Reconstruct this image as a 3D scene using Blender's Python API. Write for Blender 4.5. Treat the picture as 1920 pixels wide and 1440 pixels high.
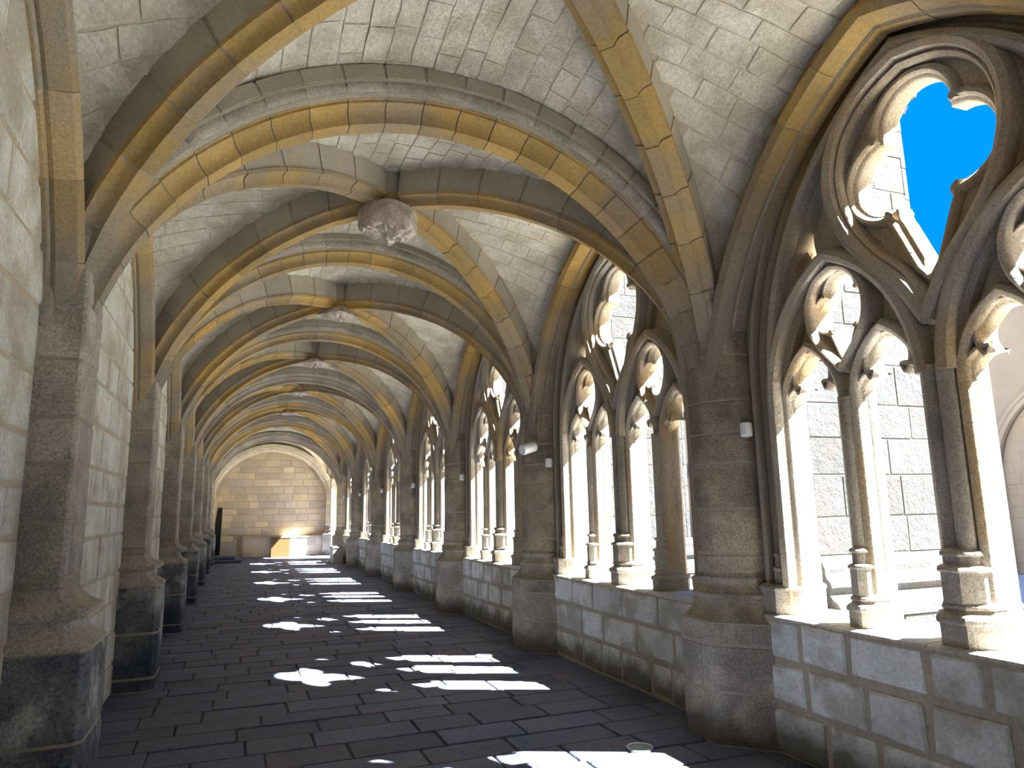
import bpy, math, random
from mathutils import Vector, noise
RND = random.Random(7)
PI = math.pi
SC = bpy.context.scene
COL = SC.collection
for _o in list(bpy.data.objects):
    bpy.data.objects.remove(_o)

# ------------------------------------------------------------------ camera
YAW, PITCH, ROLL, FPX = 0.366288, 0.174913, -0.0200045, 1331.1
fw = Vector((math.sin(YAW)*math.cos(PITCH), math.cos(YAW)*math.cos(PITCH), math.sin(PITCH)))
rt = Vector((math.cos(YAW), -math.sin(YAW), 0)); up = rt.cross(fw)
r2 = rt*math.cos(ROLL)+up*math.sin(ROLL); u2 = -rt*math.sin(ROLL)+up*math.cos(ROLL)
cam = bpy.data.cameras.new('camera'); camo = bpy.data.objects.new('camera', cam); COL.objects.link(camo)
cam.sensor_fit = 'HORIZONTAL'; cam.sensor_width = 36.0; cam.lens = FPX/1920*36.0
cam.clip_start = 0.05; cam.clip_end = 300
m = camo.matrix_world.copy()
for i in range(3):
    m[i][0] = r2[i]; m[i][1] = u2[i]; m[i][2] = -fw[i]
m[0][3], m[1][3], m[2][3] = 0.0, 0.0, 1.6
camo.matrix_world = m
SC.camera = camo

# ------------------------------------------------------------------ world, sun, exposure
W = bpy.data.worlds.new('sky'); SC.world = W; W.use_nodes = True
bg = W.node_tree.nodes['Background']
bg.inputs[0].default_value = (0.0, 0.355, 1.6, 1); bg.inputs[1].default_value = 1.0
sun = bpy.data.lights.new('sun', 'SUN'); suno = bpy.data.objects.new('sun', sun); COL.objects.link(suno)
sun.energy = 120.0; sun.color = (1.0, 0.985, 0.975); sun.angle = math.radians(0.53)
suno.location = (20, -8, 25)
suno.rotation_euler = Vector((-0.82, 0.40, -1.0)).to_track_quat('-Z', 'Y').to_euler()
SC.view_settings.view_transform = 'Standard'; SC.view_settings.look = 'None'
SC.view_settings.gamma = 1.0; SC.view_settings.use_curve_mapping = False
SC.view_settings.exposure = 0.0
SC.cycles.max_bounces = 10; SC.cycles.diffuse_bounces = 8

# ------------------------------------------------------------------ materials
def stone_mat(name, c1, c2, stain=None, stain_amt=0.5, scale=1.6, grain=0.35, bump=0.35, rand=0.25,
              low=None, low_h=0.8, rough=0.9, speck=45.0, hue=None, below=None):
    """c1/c2 mottled stone, stain = a third colour in patches, low = damp dirt patches near the floor"""
    mt = bpy.data.materials.new(name); mt.use_nodes = True
    nt = mt.node_tree; N = nt.nodes; L = nt.links
    b = N['Principled BSDF']; b.inputs['Roughness'].default_value = rough
    b.inputs['Specular IOR Level'].default_value = 0.25
    geo = N.new('ShaderNodeNewGeometry'); P = geo.outputs['Position']
    def nz(sc, det=5, rough_=0.6, off=(0, 0, 0)):
        n = N.new('ShaderNodeTexNoise'); n.inputs['Scale'].default_value = sc
        n.inputs['Detail'].default_value = det; n.inputs['Roughness'].default_value = rough_
        if any(off):
            a = N.new('ShaderNodeVectorMath'); a.operation = 'ADD'; a.inputs[1].default_value = off
            L.new(P, a.inputs[0]); L.new(a.outputs[0], n.inputs['Vector'])
        else: L.new(P, n.inputs['Vector'])
        return n.outputs['Fac']
    def ramp(src, lo, hi):
        r = N.new('ShaderNodeMapRange'); r.inputs[1].default_value = lo; r.inputs[2].default_value = hi
        L.new(src, r.inputs[0]); return r.outputs[0]
    def mix(f, a, bb, mode='MIX'):
        x = N.new('ShaderNodeMix'); x.data_type = 'RGBA'; x.blend_type = mode
        if isinstance(f, float): x.inputs[0].default_value = f
        else: L.new(f, x.inputs[0])
        for s, v in ((6, a), (7, bb)):
            if isinstance(v, tuple): x.inputs[s].default_value = (*v, 1)
            else: L.new(v, x.inputs[s])
        return x.outputs[2]
    def mul(a, v):
        q = N.new('ShaderNodeMath'); q.operation = 'MULTIPLY'; L.new(a, q.inputs[0])
        if isinstance(v, float): q.inputs[1].default_value = v
        else: L.new(v, q.inputs[1])
        return q.outputs[0]
    col = mix(ramp(nz(scale), 0.35, 0.65), c1, c2)
    if stain: col = mix(mul(ramp(nz(scale*0.8, 4, 0.55, (7, 3, 1)), 0.47, 0.6), stain_amt), col, stain)
    if below:                                   # the ochre wash was only laid on the upper stones
        sp = N.new('ShaderNodeSeparateXYZ'); L.new(P, sp.inputs[0])
        q = N.new('ShaderNodeMath'); q.operation = 'MULTIPLY_ADD'; q.inputs[1].default_value = 1.2; L.new(nz(1.7, 4, 0.6, (4, 4, 2)), q.inputs[0]); L.new(sp.outputs[2], q.inputs[2])
        col = mix(ramp(q.outputs[0], below[1]+0.6, below[2]+0.6), below[0], col)
    oi = N.new('ShaderNodeObjectInfo')
    if rand:
        v = N.new('ShaderNodeMapRange'); v.inputs[3].default_value = 1-rand; v.inputs[4].default_value = 1+rand
        L.new(oi.outputs['Random'], v.inputs[0])
        cc = N.new('ShaderNodeCombineColor')
        for i in range(3): L.new(v.outputs[0], cc.inputs[i])
        col = mix(1.0, col, cc.outputs[0], 'MULTIPLY')
        if hue:
            q = N.new('ShaderNodeMath'); q.operation = 'MULTIPLY'; q.inputs[1].default_value = 7.31
            L.new(oi.outputs['Random'], q.inputs[0])
            f = N.new('ShaderNodeMath'); f.operation = 'FRACT'; L.new(q.outputs[0], f.inputs[0])
            col = mix(mul(f.outputs[0], 0.55), col, hue)
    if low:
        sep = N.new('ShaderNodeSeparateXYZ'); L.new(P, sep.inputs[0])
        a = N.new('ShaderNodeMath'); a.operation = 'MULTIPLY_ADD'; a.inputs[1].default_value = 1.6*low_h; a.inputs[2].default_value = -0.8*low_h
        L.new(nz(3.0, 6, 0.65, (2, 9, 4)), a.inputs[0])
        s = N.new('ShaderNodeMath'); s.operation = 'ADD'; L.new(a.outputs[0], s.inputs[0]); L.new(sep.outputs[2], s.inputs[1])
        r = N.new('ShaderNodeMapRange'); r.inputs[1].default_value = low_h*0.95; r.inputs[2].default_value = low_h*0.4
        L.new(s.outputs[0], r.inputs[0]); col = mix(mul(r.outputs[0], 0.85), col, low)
    g = nz(speck, 3, 0.7)
    gr = ramp(g, 0.25, 0.75)
    dk = mix(gr, (1-grain,)*3, (1+grain,)*3)
    col = mix(1.0, col, dk, 'MULTIPLY')
    L.new(col, b.inputs['Base Color'])
    bp = N.new('ShaderNodeBump'); bp.inputs['Strength'].default_value = bump; bp.inputs['Distance'].default_value = 0.02
    s = N.new('ShaderNodeMath'); s.operation = 'MULTIPLY_ADD'; s.inputs[1].default_value = 0.35
    L.new(g, s.inputs[0]); L.new(nz(scale*5, 6, 0.65, (1, 1, 1)), s.inputs[2])
    L.new(s.outputs[0], bp.inputs['Height']); L.new(bp.outputs[0], b.inputs['Normal'])
    return mt

def plain(name, c, rough=0.6, metal=0.0):
    mt = bpy.data.materials.new(name); mt.use_nodes = True
    b = mt.node_tree.nodes['Principled BSDF']
    n = mt.node_tree.nodes.new('ShaderNodeTexNoise'); n.inputs['Scale'].default_value = 30
    x = mt.node_tree.nodes.new('ShaderNodeMix'); x.data_type = 'RGBA'
    x.inputs[6].default_value = (*[v*0.88 for v in c], 1); x.inputs[7].default_value = (*[min(1, v*1.1) for v in c], 1)
    mt.node_tree.links.new(n.outputs['Fac'], x.inputs[0]); mt.node_tree.links.new(x.outputs[2], b.inputs['Base Color'])
    b.inputs['Roughness'].default_value = rough; b.inputs['Metallic'].default_value = metal
    return mt

M_GREY = stone_mat('grey_rib_stone', (0.50, 0.46, 0.38), (0.34, 0.31, 0.26), (0.24, 0.21, 0.18), 0.7, 2.6, 0.3, 0.4, 0.14)
M_GOLD = stone_mat('ochre_stone', (0.47, 0.31, 0.10), (0.36, 0.255, 0.105), (0.30, 0.25, 0.18), 0.8, 1.3, 0.22, 0.3, 0.14, below=((0.29, 0.255, 0.195), 3.0, 3.6))
M_SOFT = stone_mat('faded_ochre_stone', (0.34, 0.29, 0.21), (0.26, 0.22, 0.165), (0.42, 0.29, 0.12), 0.7, 1.6, 0.3, 0.4, 0.16, speck=70)
M_DIM = stone_mat('grey_brown_stone', (0.29, 0.255, 0.20), (0.38, 0.32, 0.25), (0.25, 0.21, 0.165), 0.6, 1.8, 0.2, 0.35, 0.14)
M_PALE = stone_mat('cream_stone', (0.68, 0.59, 0.43), (0.60, 0.52, 0.38), (0.50, 0.41, 0.28), 0.5, 1.8, 0.15, 0.3, 0.10)
M_WEB = stone_mat('whitewashed_vault', (0.71, 0.685, 0.575), (0.60, 0.57, 0.46), (0.46, 0.42, 0.32), 0.75, 3.4, 0.22, 1.0, 0.05)
M_WEBJ = stone_mat('vault_joint_mortar', (0.54, 0.485, 0.38), (0.47, 0.415, 0.32), None, 0, 3, 0.2, 0.4, 0)
M_RIBSIDE = stone_mat('plain_rib_flank', (0.46, 0.42, 0.34), (0.39, 0.355, 0.285), (0.32, 0.29, 0.23), 0.5, 2.0, 0.15, 0.35, 0.08)
M_MORTAR = stone_mat('ochre_mortar', (0.38, 0.345, 0.265), (0.30, 0.27, 0.205), None, 0, 4, 0.2, 0.3, 0)
M_LWALL = stone_mat('limewashed_wall_stone', (0.76, 0.77, 0.70), (0.58, 0.58, 0.49), (0.44, 0.39, 0.29), 0.75, 3.4, 0.24, 1.0, 0.09)
M_LWALLJ = stone_mat('wall_joint', (0.46, 0.38, 0.26), (0.54, 0.48, 0.36), None, 0, 3, 0.2, 0.4, 0)
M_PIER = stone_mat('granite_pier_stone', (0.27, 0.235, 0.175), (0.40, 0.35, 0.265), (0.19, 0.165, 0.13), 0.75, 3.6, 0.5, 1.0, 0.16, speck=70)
M_LPIER = stone_mat('granite_left_pier_stone', (0.38, 0.35, 0.29), (0.48, 0.445, 0.37), (0.27, 0.25, 0.215), 0.7, 3.6, 0.5, 1.0, 0.12, speck=70)
M_LBLOCK = stone_mat('damp_plinth_stone', (0.09, 0.105, 0.115), (0.20, 0.21, 0.205), (0.48, 0.49, 0.46), 0.75, 4.2, 0.6, 1.0, 0.18, low=(0.04, 0.055, 0.08), low_h=0.7, speck=60)
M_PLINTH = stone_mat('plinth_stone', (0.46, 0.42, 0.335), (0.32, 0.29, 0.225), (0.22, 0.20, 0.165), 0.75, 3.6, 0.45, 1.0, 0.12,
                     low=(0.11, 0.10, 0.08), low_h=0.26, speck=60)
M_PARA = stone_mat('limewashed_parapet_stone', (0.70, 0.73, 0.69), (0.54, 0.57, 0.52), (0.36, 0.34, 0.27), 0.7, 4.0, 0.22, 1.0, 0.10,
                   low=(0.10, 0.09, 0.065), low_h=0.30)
M_TRAC = stone_mat('tracery_stone', (0.44, 0.40, 0.335), (0.34, 0.305, 0.25), (0.42, 0.29, 0.12), 0.5, 1.9, 0.38, 0.8, 0.08, speck=80)
M_MULL = stone_mat('mullion_stone', (0.42, 0.385, 0.33), (0.33, 0.30, 0.25), (0.23, 0.205, 0.17), 0.6, 2.4, 0.4, 0.9, 0.08, speck=80)
M_SILL = stone_mat('sill_stone', (0.52, 0.51, 0.46), (0.42, 0.40, 0.34), None, 0, 3.0, 0.3, 0.6, 0.1)
M_FLOOR = stone_mat('slate_floor_slab', (0.072, 0.100, 0.175), (0.120, 0.130, 0.182), (0.062, 0.092, 0.178), 0.6, 2.6, 0.4, 0.9, 0.28, rough=0.6, speck=50, hue=(0.125, 0.110, 0.125))
M_FLOORJ = stone_mat('floor_joint', (0.04, 0.04, 0.05), (0.07, 0.065, 0.065), None, 0, 4, 0.2, 0.3, 0)
M_END = stone_mat('sandstone_block', (0.74, 0.60, 0.36), (0.62, 0.51, 0.34), (0.46, 0.40, 0.36), 0.45, 1.5, 0.2, 0.4, 0.20, hue=(0.44, 0.37, 0.34))
M_ENDJ = stone_mat('sandstone_joint', (0.74, 0.66, 0.48), (0.62, 0.54, 0.38), None, 0, 3, 0.15, 0.3, 0)
M_OUT = stone_mat('sunlit_granite_block', (0.049, 0.054, 0.056), (0.036, 0.040, 0.041), (0.052, 0.041, 0.033), 0.5, 3.0, 0.4, 0.8, 0.14, speck=55)
M_OUTJ = stone_mat('granite_joint', (0.062, 0.060, 0.049), (0.050, 0.048, 0.040), None, 0, 3, 0.2, 0.4, 0)
M_BOSS = stone_mat('carved_boss_stone', (0.46, 0.39, 0.32), (0.66, 0.60, 0.52), (0.22, 0.175, 0.14), 0.5, 9, 0.3, 0.4, 0)
M_PLASTER = stone_mat('building_plaster', (0.27, 0.225, 0.165), (0.225, 0.19, 0.145), None, 0, 0.7, 0.12, 0.3, 0)
M_GROUND = stone_mat('courtyard_gravel', (0.60, 0.58, 0.52), (0.52, 0.52, 0.45), None, 0, 0.8, 0.25, 0.5, 0)
M_WHITE = plain('white_plastic', (0.78, 0.82, 0.84), 0.4)
M_CABLE = plain('terracotta_cable', (0.45, 0.2, 0.12), 0.6)
M_PIPE = plain('galvanised_conduit', (0.33, 0.35, 0.3), 0.5, 0.3)
M_LENS = plain('dark_lens', (0.05, 0.045, 0.05), 0.25)
M_STEEL = plain('steel_ring', (0.32, 0.36, 0.40), 0.35, 0.7)
M_GLASS = plain('frosted_lamp_cover', (0.25, 0.33, 0.38), 0.25)
M_ORANGE = plain('orange_wood', (0.105, 0.043, 0.006), 0.6)
M_BLACK = plain('black_panel', (0.012, 0.012, 0.012), 0.7)
M_DARKWOOD = plain('dark_top_board', (0.06, 0.04, 0.03), 0.6)

# ------------------------------------------------------------------ object helpers
class MB:
    def __init__(s): s.v = []; s.f = []; s.m = []
    def add(s, vs, fs, mi=0):
        o = len(s.v); s.v += [tuple(p) for p in vs]
        for f in fs: s.f.append(tuple(i+o for i in f))
        s.m += ([mi]*len(fs) if isinstance(mi, int) else list(mi))
        return s
    def box(s, x0, x1, y0, y1, z0, z1, mi=0):
        v = [(x, y, z) for x in (x0, x1) for y in (y0, y1) for z in (z0, z1)]
        return s.add(v, [(0, 1, 3, 2), (4, 6, 7, 5), (0, 4, 5, 1), (2, 3, 7, 6), (0, 2, 6, 4), (1, 5, 7, 3)], mi)

def mesh_of(name, mb, mats, smooth=False):
    me = bpy.data.meshes.new(name); me.from_pydata(mb.v, [], mb.f)
    for mt in (mats if isinstance(mats, (list, tuple)) else [mats]): me.materials.append(mt)
    if any(mb.m): me.polygons.foreach_set('material_index', mb.m)
    if smooth:
        me.polygons.foreach_set('use_smooth', [True]*len(me.polygons))
        try: me.set_sharp_from_angle(angle=math.radians(38))
        except Exception: pass
    me.update(); return me

def obj(name, mb, mats, parent=None, smooth=False, loc=None, kind=None, label=None):
    me = mb if isinstance(mb, bpy.types.Mesh) else mesh_of(name, mb, mats, smooth)
    o = bpy.data.objects.new(name, me); COL.objects.link(o)
    if parent is not None: o.parent = parent
    if loc: o.location = loc
    if kind: o['kind'] = kind
    if label: o['label'] = label
    return o

def root(name, label, cat, loc=(0, 0, 0), group=None, kind=None):
    o = bpy.data.objects.new(name, None); COL.objects.link(o); o.location = loc
    o.empty_display_size = 0.2
    o['label'] = label; o['category'] = cat
    if group: o['group'] = group
    if kind: o['kind'] = kind
    return o

def copy_tree(src, loc, label, cat=True):
    c = src.copy(); COL.objects.link(c); c.location = loc; c['label'] = label
    for ch in KIDS.get(src.name, [k for k in src.children]):
        d = ch.copy(); COL.objects.link(d); d.parent = c
        for g in ch.children:
            e = g.copy(); COL.objects.link(e); e.parent = d
    return c
KIDS = {}

def block(mb, o, ex, ey, en, w, h, d, ch=0.012, j=0.008, gap=0.006, mi=0, rnd=RND):
    """a dressed block: corner o, edge directions ex,ey, outward normal en, width, height, depth behind face"""
    a, b, c, e = (gap+rnd.uniform(0, j) for _ in range(4))
    out = rnd.uniform(-0.35, 1)*j
    q = [(a, b), (w-c, b+rnd.uniform(0, j)), (w-c-rnd.uniform(0, j), h-e), (a+rnd.uniform(0, j), h-e)]
    cx = sum(p[0] for p in q)/4; cy = sum(p[1] for p in q)/4
    v = []
    def P(x, y, n): return o+ex*x+ey*y+en*n
    for x, y in q: v.append(P(x, y, -d))
    for x, y in q: v.append(P(x, y, out-ch))
    for x, y in q: v.append(P(x+math.copysign(ch, cx-x), y+math.copysign(ch, cy-y), out))
    f = [(8, 9, 10, 11)]
    for i in range(4):
        k = (i+1) % 4
        f += [(i, k, 4+k, 4+i), (4+i, 4+k, 8+k, 8+i)]
    return mb.add(v, f, mi)

def courses(W_, H_, hs, ws, rnd=RND):
    """running-bond rectangles (x, z, w, h) covering W_ x H_"""
    z = 0; out = []; n = 0
    while z < H_-0.02:
        h = min(rnd.uniform(*hs), H_-z)
        if H_-z-h < hs[0]*0.5: h = H_-z
        x = 0; first = True
        while x < W_-0.01:
            w = rnd.uniform(*ws)*(rnd.uniform(.45, .9) if first and n % 2 else 1)
            if W_-x-w < ws[0]*0.5: w = W_-x
            w = min(w, W_-x); out.append((x, z, w, h)); x += w; first = False
        z += h; n += 1
    return out

X3, Y3, Z3 = Vector((1, 0, 0)), Vector((0, 1, 0)), Vector((0, 0, 1))

def sweep(mb, path, prof, O, e1, e3, t0=None, nsgn=1, mats=None, caps=True, closed=False):
    """path: [(u,z)] in the plane O+u*e1+z*Z; prof: [(n, w)], n along the path normal, w along e3"""
    n = len(path); fr = []
    for i, (u, z) in enumerate(path):
        if closed: a, b = path[(i-1) % n], path[(i+1) % n]
        else: a, b = path[max(i-1, 0)], path[min(i+1, n-1)]
        p = Vector((u, z)); d1 = (p-Vector(a)); d2 = (Vector(b)-p)
        if d1.length < 1e-7: d1 = d2.copy()
        if d2.length < 1e-7: d2 = d1.copy()
        d1.normalize(); d2.normalize()
        n1 = Vector((-d1.y, d1.x)); n2 = Vector((-d2.y, d2.x)); nn = n1+n2
        nn = n1 if nn.length < 1e-6 else nn.normalized()
        k = 1/max(0.45, nn.dot(n1)); fr.append((p, nn*k*nsgn))
    base = len(mb.v); k = len(prof); V = []
    for p, nn in fr:
        for (a, w) in prof:
            q = p+nn*a; V.append(O+e1*q.x+Z3*q.y+e3*w)
    F = []; MI = []
    for i in range(n if closed else n-1):
        i2 = (i+1) % n
        for j in range(k):
            j2 = (j+1) % k
            F.append((i*k+j, i*k+j2, i2*k+j2, i2*k+j)); MI.append(mats[j] if mats else 0)
    if caps and not closed:
        F.append(tuple(range(k))[::-1]); MI.append(0)
        F.append(tuple(range((n-1)*k, n*k))); MI.append(0)
    mb.add(V, F, MI); return mb

def pointed(h, z0, apex, n=14, u0=0.0, zb=None):
    """pointed arch path left foot to right foot, half-span h, spring z0, apex; zb adds straight jambs"""
    r = apex-z0; c = (r*r-h*h)/(2*h); R = h+c
    out = []
    a1 = math.acos(c/R) if abs(c/R) <= 1 else 0
    for i in range(n+1):
        a = a1*i/n; out.append((u0-(R*math.cos(a)-c), z0+R*math.sin(a)))
    out += [(2*u0-x, z) for x, z in out[:-1][::-1]]
    if zb is not None: out = [(u0-h, zb)]+out+[(u0+h, zb)]
    return out

def resample(path, n):
    L = [0]
    for a, b in zip(path, path[1:]): L.append(L[-1]+math.dist(a, b))
    out = []; j = 0
    for i in range(n+1):
        s = L[-1]*i/n
        while j < len(L)-2 and L[j+1] < s: j += 1
        t = (s-L[j])/max(1e-9, L[j+1]-L[j])
        out.append((path[j][0]+(path[j+1][0]-path[j][0])*t, path[j][1]+(path[j+1][1]-path[j][1])*t))
    return out, L[-1]

def catmull(pts, n=5, closed=False):
    out = []; N = len(pts)
    for i in range(N if closed else N-1):
        g = lambda k: pts[k % N] if closed else pts[max(0, min(N-1, k))]
        p0, p1, p2, p3 = g(i-1), g(i), g(i+1), g(i+2)
        for s in range(n):
            t = s/n
            out.append(tuple(0.5*((2*p1[k])+(-p0[k]+p2[k])*t+(2*p0[k]-5*p1[k]+4*p2[k]-p3[k])*t*t+(-p0[k]+3*p1[k]-3*p2[k]+p3[k])*t**3) for k in (0, 1)))
    if not closed: out.append(pts[-1])
    return out

# ------------------------------------------------------------------ measurements (metres)
BAY = 3.5334; Y0 = 4.50; XC = 1.19
def PY(k): return Y0+BAY*k
KS = list(range(-2, 8))                       # piers; 0 is the nearest right-hand pier in view, 7 stands at the end wall
XL, XR = -1.02, 3.38
APEX = {-2: 4.3, -1: 4.25, 0: 4.23, 1: 4.45, 2: 4.36, 3: 4.28, 4: 4.24, 5: 4.18, 6: 4.08, 7: 3.96}
RT = 2.09
YEND = 29.34
BAYS = list(range(-2, 7))
ORD = {0: 'first', 1: 'second', 2: 'third', 3: 'fourth', 4: 'fifth', 5: 'sixth', 6: 'seventh', 7: 'eighth'}

# ================================================================== SETTING
# ---- ground and floor
g = MB(); g.box(3.9, 60, -40, 70, -0.35, -0.02); 
obj('courtyard_ground', g, M_GROUND, kind='structure', label='sunlit courtyard ground outside the tracery windows')
floor = root('floor', 'dark slate paved floor of the cloister walk in bonded rows', 'floor', (0, 0, 0), kind='structure')
fb = MB(); fb.box(XL-0.3, 4.0, -6.2, 30.0, -0.3, -0.010)
obj('joint_bed', fb, M_FLOORJ, floor)
rest = MB(); y = -2.4; n = 0; cnt = 0; DR = [(2.59, 4.49), (2.62, 7.87)]
while y < 29.4:
    h = RND.uniform(0.28, 0.36); x = XL-0.05-RND.uniform(0, .4)
    while x < 3.45:
        w = RND.uniform(0.42, 0.80)
        x0, x1 = max(x, XL-0.05), min(x+w, 3.45)
        if x1-x0 > 0.05:
            near = 1.9 < y < 15.5 and not (y < 4 and x1 < -0.2) and cnt < 298
            mb = MB() if near else rest
            block(mb, Vector((x0, y, 0)), X3, Y3, Z3, x1-x0, h, 0.05, 0.006, 0.006, 0.004)
            if near: obj('slab', mb, M_FLOOR, floor); cnt += 1
        x += w
    y += h; n += 1
obj('far_slabs', rest, M_FLOOR, floor, kind='stuff')

# ---- window outlines (u = along the wall from the bay centre, z up)
WH, WS, WA = 1.265, 2.45, 4.32
A0 = pointed(WH, WS, WA, 30, 0, 0.86)
FORM = pointed(1.70, 2.10, 4.45, 30, 0, None)

def stones_on(parent, Wd, H, hs, ws, o, ex, en, mat, limit, name='stone', clip=None, stuff=None, dep=0.06, ch=0.012, j=0.009, rnd=RND):
    for (x, z, w, h) in courses(Wd, H, hs, ws, rnd):
        if clip and not clip(x, z, w, h): continue
        mb = MB() if stuff is None else stuff
        block(mb, o+ex*x+Z3*z, ex, Z3, en, w, h, dep, ch, j, 0.010, rnd=rnd)
        if stuff is None: obj(name, mb, mat, parent)

# ---- left wall
wl = root('wall_left', 'long limewashed ashlar wall on the left of the walk', 'wall', (XL, 0, 0), kind='structure')
wb = MB(); wb.box(-0.45, -0.006, -6.2, 30, -0.2, 5.4); obj('mortar_core', wb, M_LWALLJ, wl)
stf = MB()
for j in BAYS:
    y0 = PY(j)+0.25-(0 if j > -2 else 0); y1 = PY(j+1)-0.25
    H = 4.45; L = y1-y0
    if j == -2: continue
    top = lambda x, z, w, h, L=L: (abs(x+w/2-L/2) < 1.55 and z < pointed_z(x+w/2-L/2)+0.1)
    def pointed_z(u):
        r = 2.15; c = (r*r-1.6*1.6)/3.2; R = 1.6+c
        return 2.3+math.sqrt(max(0, R*R-(abs(u)+c)**2))
    stones_on(wl, L, H, (0.25, 0.36), (0.40, 0.75), Vector((0, y0, 0)), Y3, X3, M_LWALL, 300, clip=top, stuff=None if j in (-1, 0, 1, 2) else stf, ch=0.008, j=0.007)
obj('far_stones', stf, M_LWALL, wl, kind='stuff')

# ---- parapets and window walls on the right
def para(j):
    yc = PY(j)+BAY/2
    p = root('wall_right', 'low limewashed stone parapet under the %s' % WINLAB[j], 'wall', (0, yc, 0), kind='structure')
    L = BAY-0.90
    b = MB(); b.box(XR+0.006, 3.93, -BAY/2, BAY/2, -0.2, 0.845); obj('core', b, M_MORTAR, p)
    rnd = random.Random(50+j)
    hs = [0, .30, .58, .85]
    for a, c in zip(hs, hs[1:]):
        x = -BAY/2+0.3; end = BAY/2-0.3; nn = 0
        while x < end-0.02:
            w = rnd.uniform(.30, .66)
            if end-x-w < .22: w = end-x
            mb = block(MB(), Vector((XR, x, a)), Y3, Z3, -X3, w, c-a, 0.06, 0.014, 0.016, 0.010, rnd=rnd)
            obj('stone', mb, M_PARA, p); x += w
    x = -BAY/2+0.25                                 # coping slabs, worn front edge
    while x < BAY/2-0.26:
        w = min(rnd.uniform(.5, .9), BAY/2-0.25-x)
        mb = MB(); n = 8; v = []
        for i in range(n+1):
            yy = x+0.004+(w-0.008)*i/n; e = 0.012*noise.noise(Vector((yy*6, j, 0)))+0.008
            v += [(XR-0.006+e, yy, 0.842), (XR+0.0+e, yy, 0.858), (XR+0.03+e, yy, 0.868), (3.96, yy, 0.868), (3.96, yy, 0.78)]
        f = [(i*5+k, i*5+k+1, i*5+5+k+1, i*5+5+k) for i in range(n) for k in range(4)]
        f += [(0, 1, 2, 3, 4)[::-1], tuple(n*5+k for k in range(5))]
        mb.add(v, f); obj('coping_slab', mb, M_SILL, p); x += w
    return p

WINLAB = {-2: 'tracery window behind the viewer', -1: 'nearest tracery window filling the right edge',
          0: 'second tracery window, between the first and second right piers', 1: 'third tracery window along the walk',
          2: 'fourth tracery window along the walk', 3: 'fifth tracery window along the walk', 4: 'sixth tracery window along the walk',
          5: 'seventh tracery window, last before the open doorway', 6: 'open doorway at the far end'}
for j in BAYS:
    if j != 6: para(j)

def wall_plate():
    """wall above and beside the opening, with a moulded reveal; shared by all bays"""
    mb = MB()
    P = pointed(WH+0.26, 2.45, 4.50, 18, 0, 0.84)
    out = []
    for (u, z) in P:
        if z <= 2.46: out.append((math.copysign(BAY/2, u), z))
        else:
            s = math.copysign(1, u) if u else 0
            ang = math.atan2(z-2.45, abs(u)); lim = math.atan2(5.3-2.45, BAY/2)
            if ang < lim: out.append((s*BAY/2, 2.45+math.tan(ang)*BAY/2))
            else: out.append((s*(5.3-2.45)/math.tan(ang) if abs(u) > 1e-6 else 0, 5.3))
    v = []
    for (u, z), (a, b) in zip(P, out):
        v += [(3.47, u, z), (3.47, a, b), (3.95, u, z), (3.95, a, b)]
    f = []
    for i in range(len(P)-1):
        k = i*4; q = k+4
        f += [(k, q, q+1, k+1), (k+2, k+3, q+3, q+2), (k, k+2, q+2, q), (k+1, q+1, q+3, k+3)]
    mb.add(v, f); return mesh_of('wall_plate', mb, [M_TRAC])
ME_PLATE = wall_plate()

# profile of the golden moulded frame (n outward of opening, X position measured from wall)
FPROF = [(0.10, 3.46), (0.065, 3.30), (0.05, 3.235), (0.0, 3.21), (-0.05, 3.235), (-0.072, 3.29), (-0.085, 3.33), (-0.075, 3.355), (-0.095, 3.37), (-0.10, 3.46)]
FPROF = [(n, x+0.03) for n, x in FPROF]
JPROF = [(0.27, 3.50), (0.175, 3.50), (0.170, 3.475), (0.150, 3.458), (0.128, 3.472), (0.120, 3.50), (0.128, 3.525), (0.108, 3.535), (0.090, 3.550), (0.078, 3.575), (0.074, 3.60), (0.086, 3.62), (0.060, 3.62), (0.045, 3.605), (0.022, 3.605), (0.006, 3.62), (0.006, 3.64), (-0.004, 3.655),
         (-0.02, 3.675), (-0.02, 3.725), (0.12, 3.825), (0.27, 3.94)]
JMAT = [1]*10+[0]*14
MAINP = [(-0.085, 3.60), (-0.05, 3.56), (-0.075, 3.525), (-0.06, 3.48), (-0.035, 3.46), (-0.02, 3.445), (0.0, 3.46), (0.02, 3.445), (0.035, 3.46), (0.06, 3.48), (0.075, 3.525), (0.05, 3.56), (0.085, 3.60),
         (0.09, 3.72), (0.05, 3.86), (0.02, 3.90), (-0.02, 3.90), (-0.05, 3.86), (-0.09, 3.72)]
ARCHP = [(-0.07, 3.60), (-0.045, 3.57), (-0.05, 3.53), (-0.035, 3.49), (0.0, 3.47), (0.035, 3.49), (0.05, 3.53), (0.045, 3.57), (0.07, 3.62), (0.07, 3.74), (0.015, 3.80), (-0.015, 3.80), (-0.07, 3.74)]
SMALLP = [(-0.045, 3.66), (-0.038, 3.62), (-0.03, 3.59), (-0.035, 3.56), (-0.022, 3.535), (0.0, 3.52), (0.022, 3.535), (0.035, 3.56), (0.03, 3.59), (0.038, 3.62), (0.045, 3.66), (0.045, 3.72), (0.01, 3.76), (-0.01, 3.76), (-0.045, 3.72)]
MIDP = [(-.088, 3.675), (-.07, 3.645), (-.045, 3.615), (-.034, 3.585), (-.04, 3.55), (-.024, 3.518), (0, 3.505), (.024, 3.518), (.04, 3.55), (.034, 3.585), (.045, 3.615), (.07, 3.645), (.088, 3.675), (.088, 3.725), (.03, 3.78), (-.03, 3.78), (-.088, 3.725)]
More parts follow.
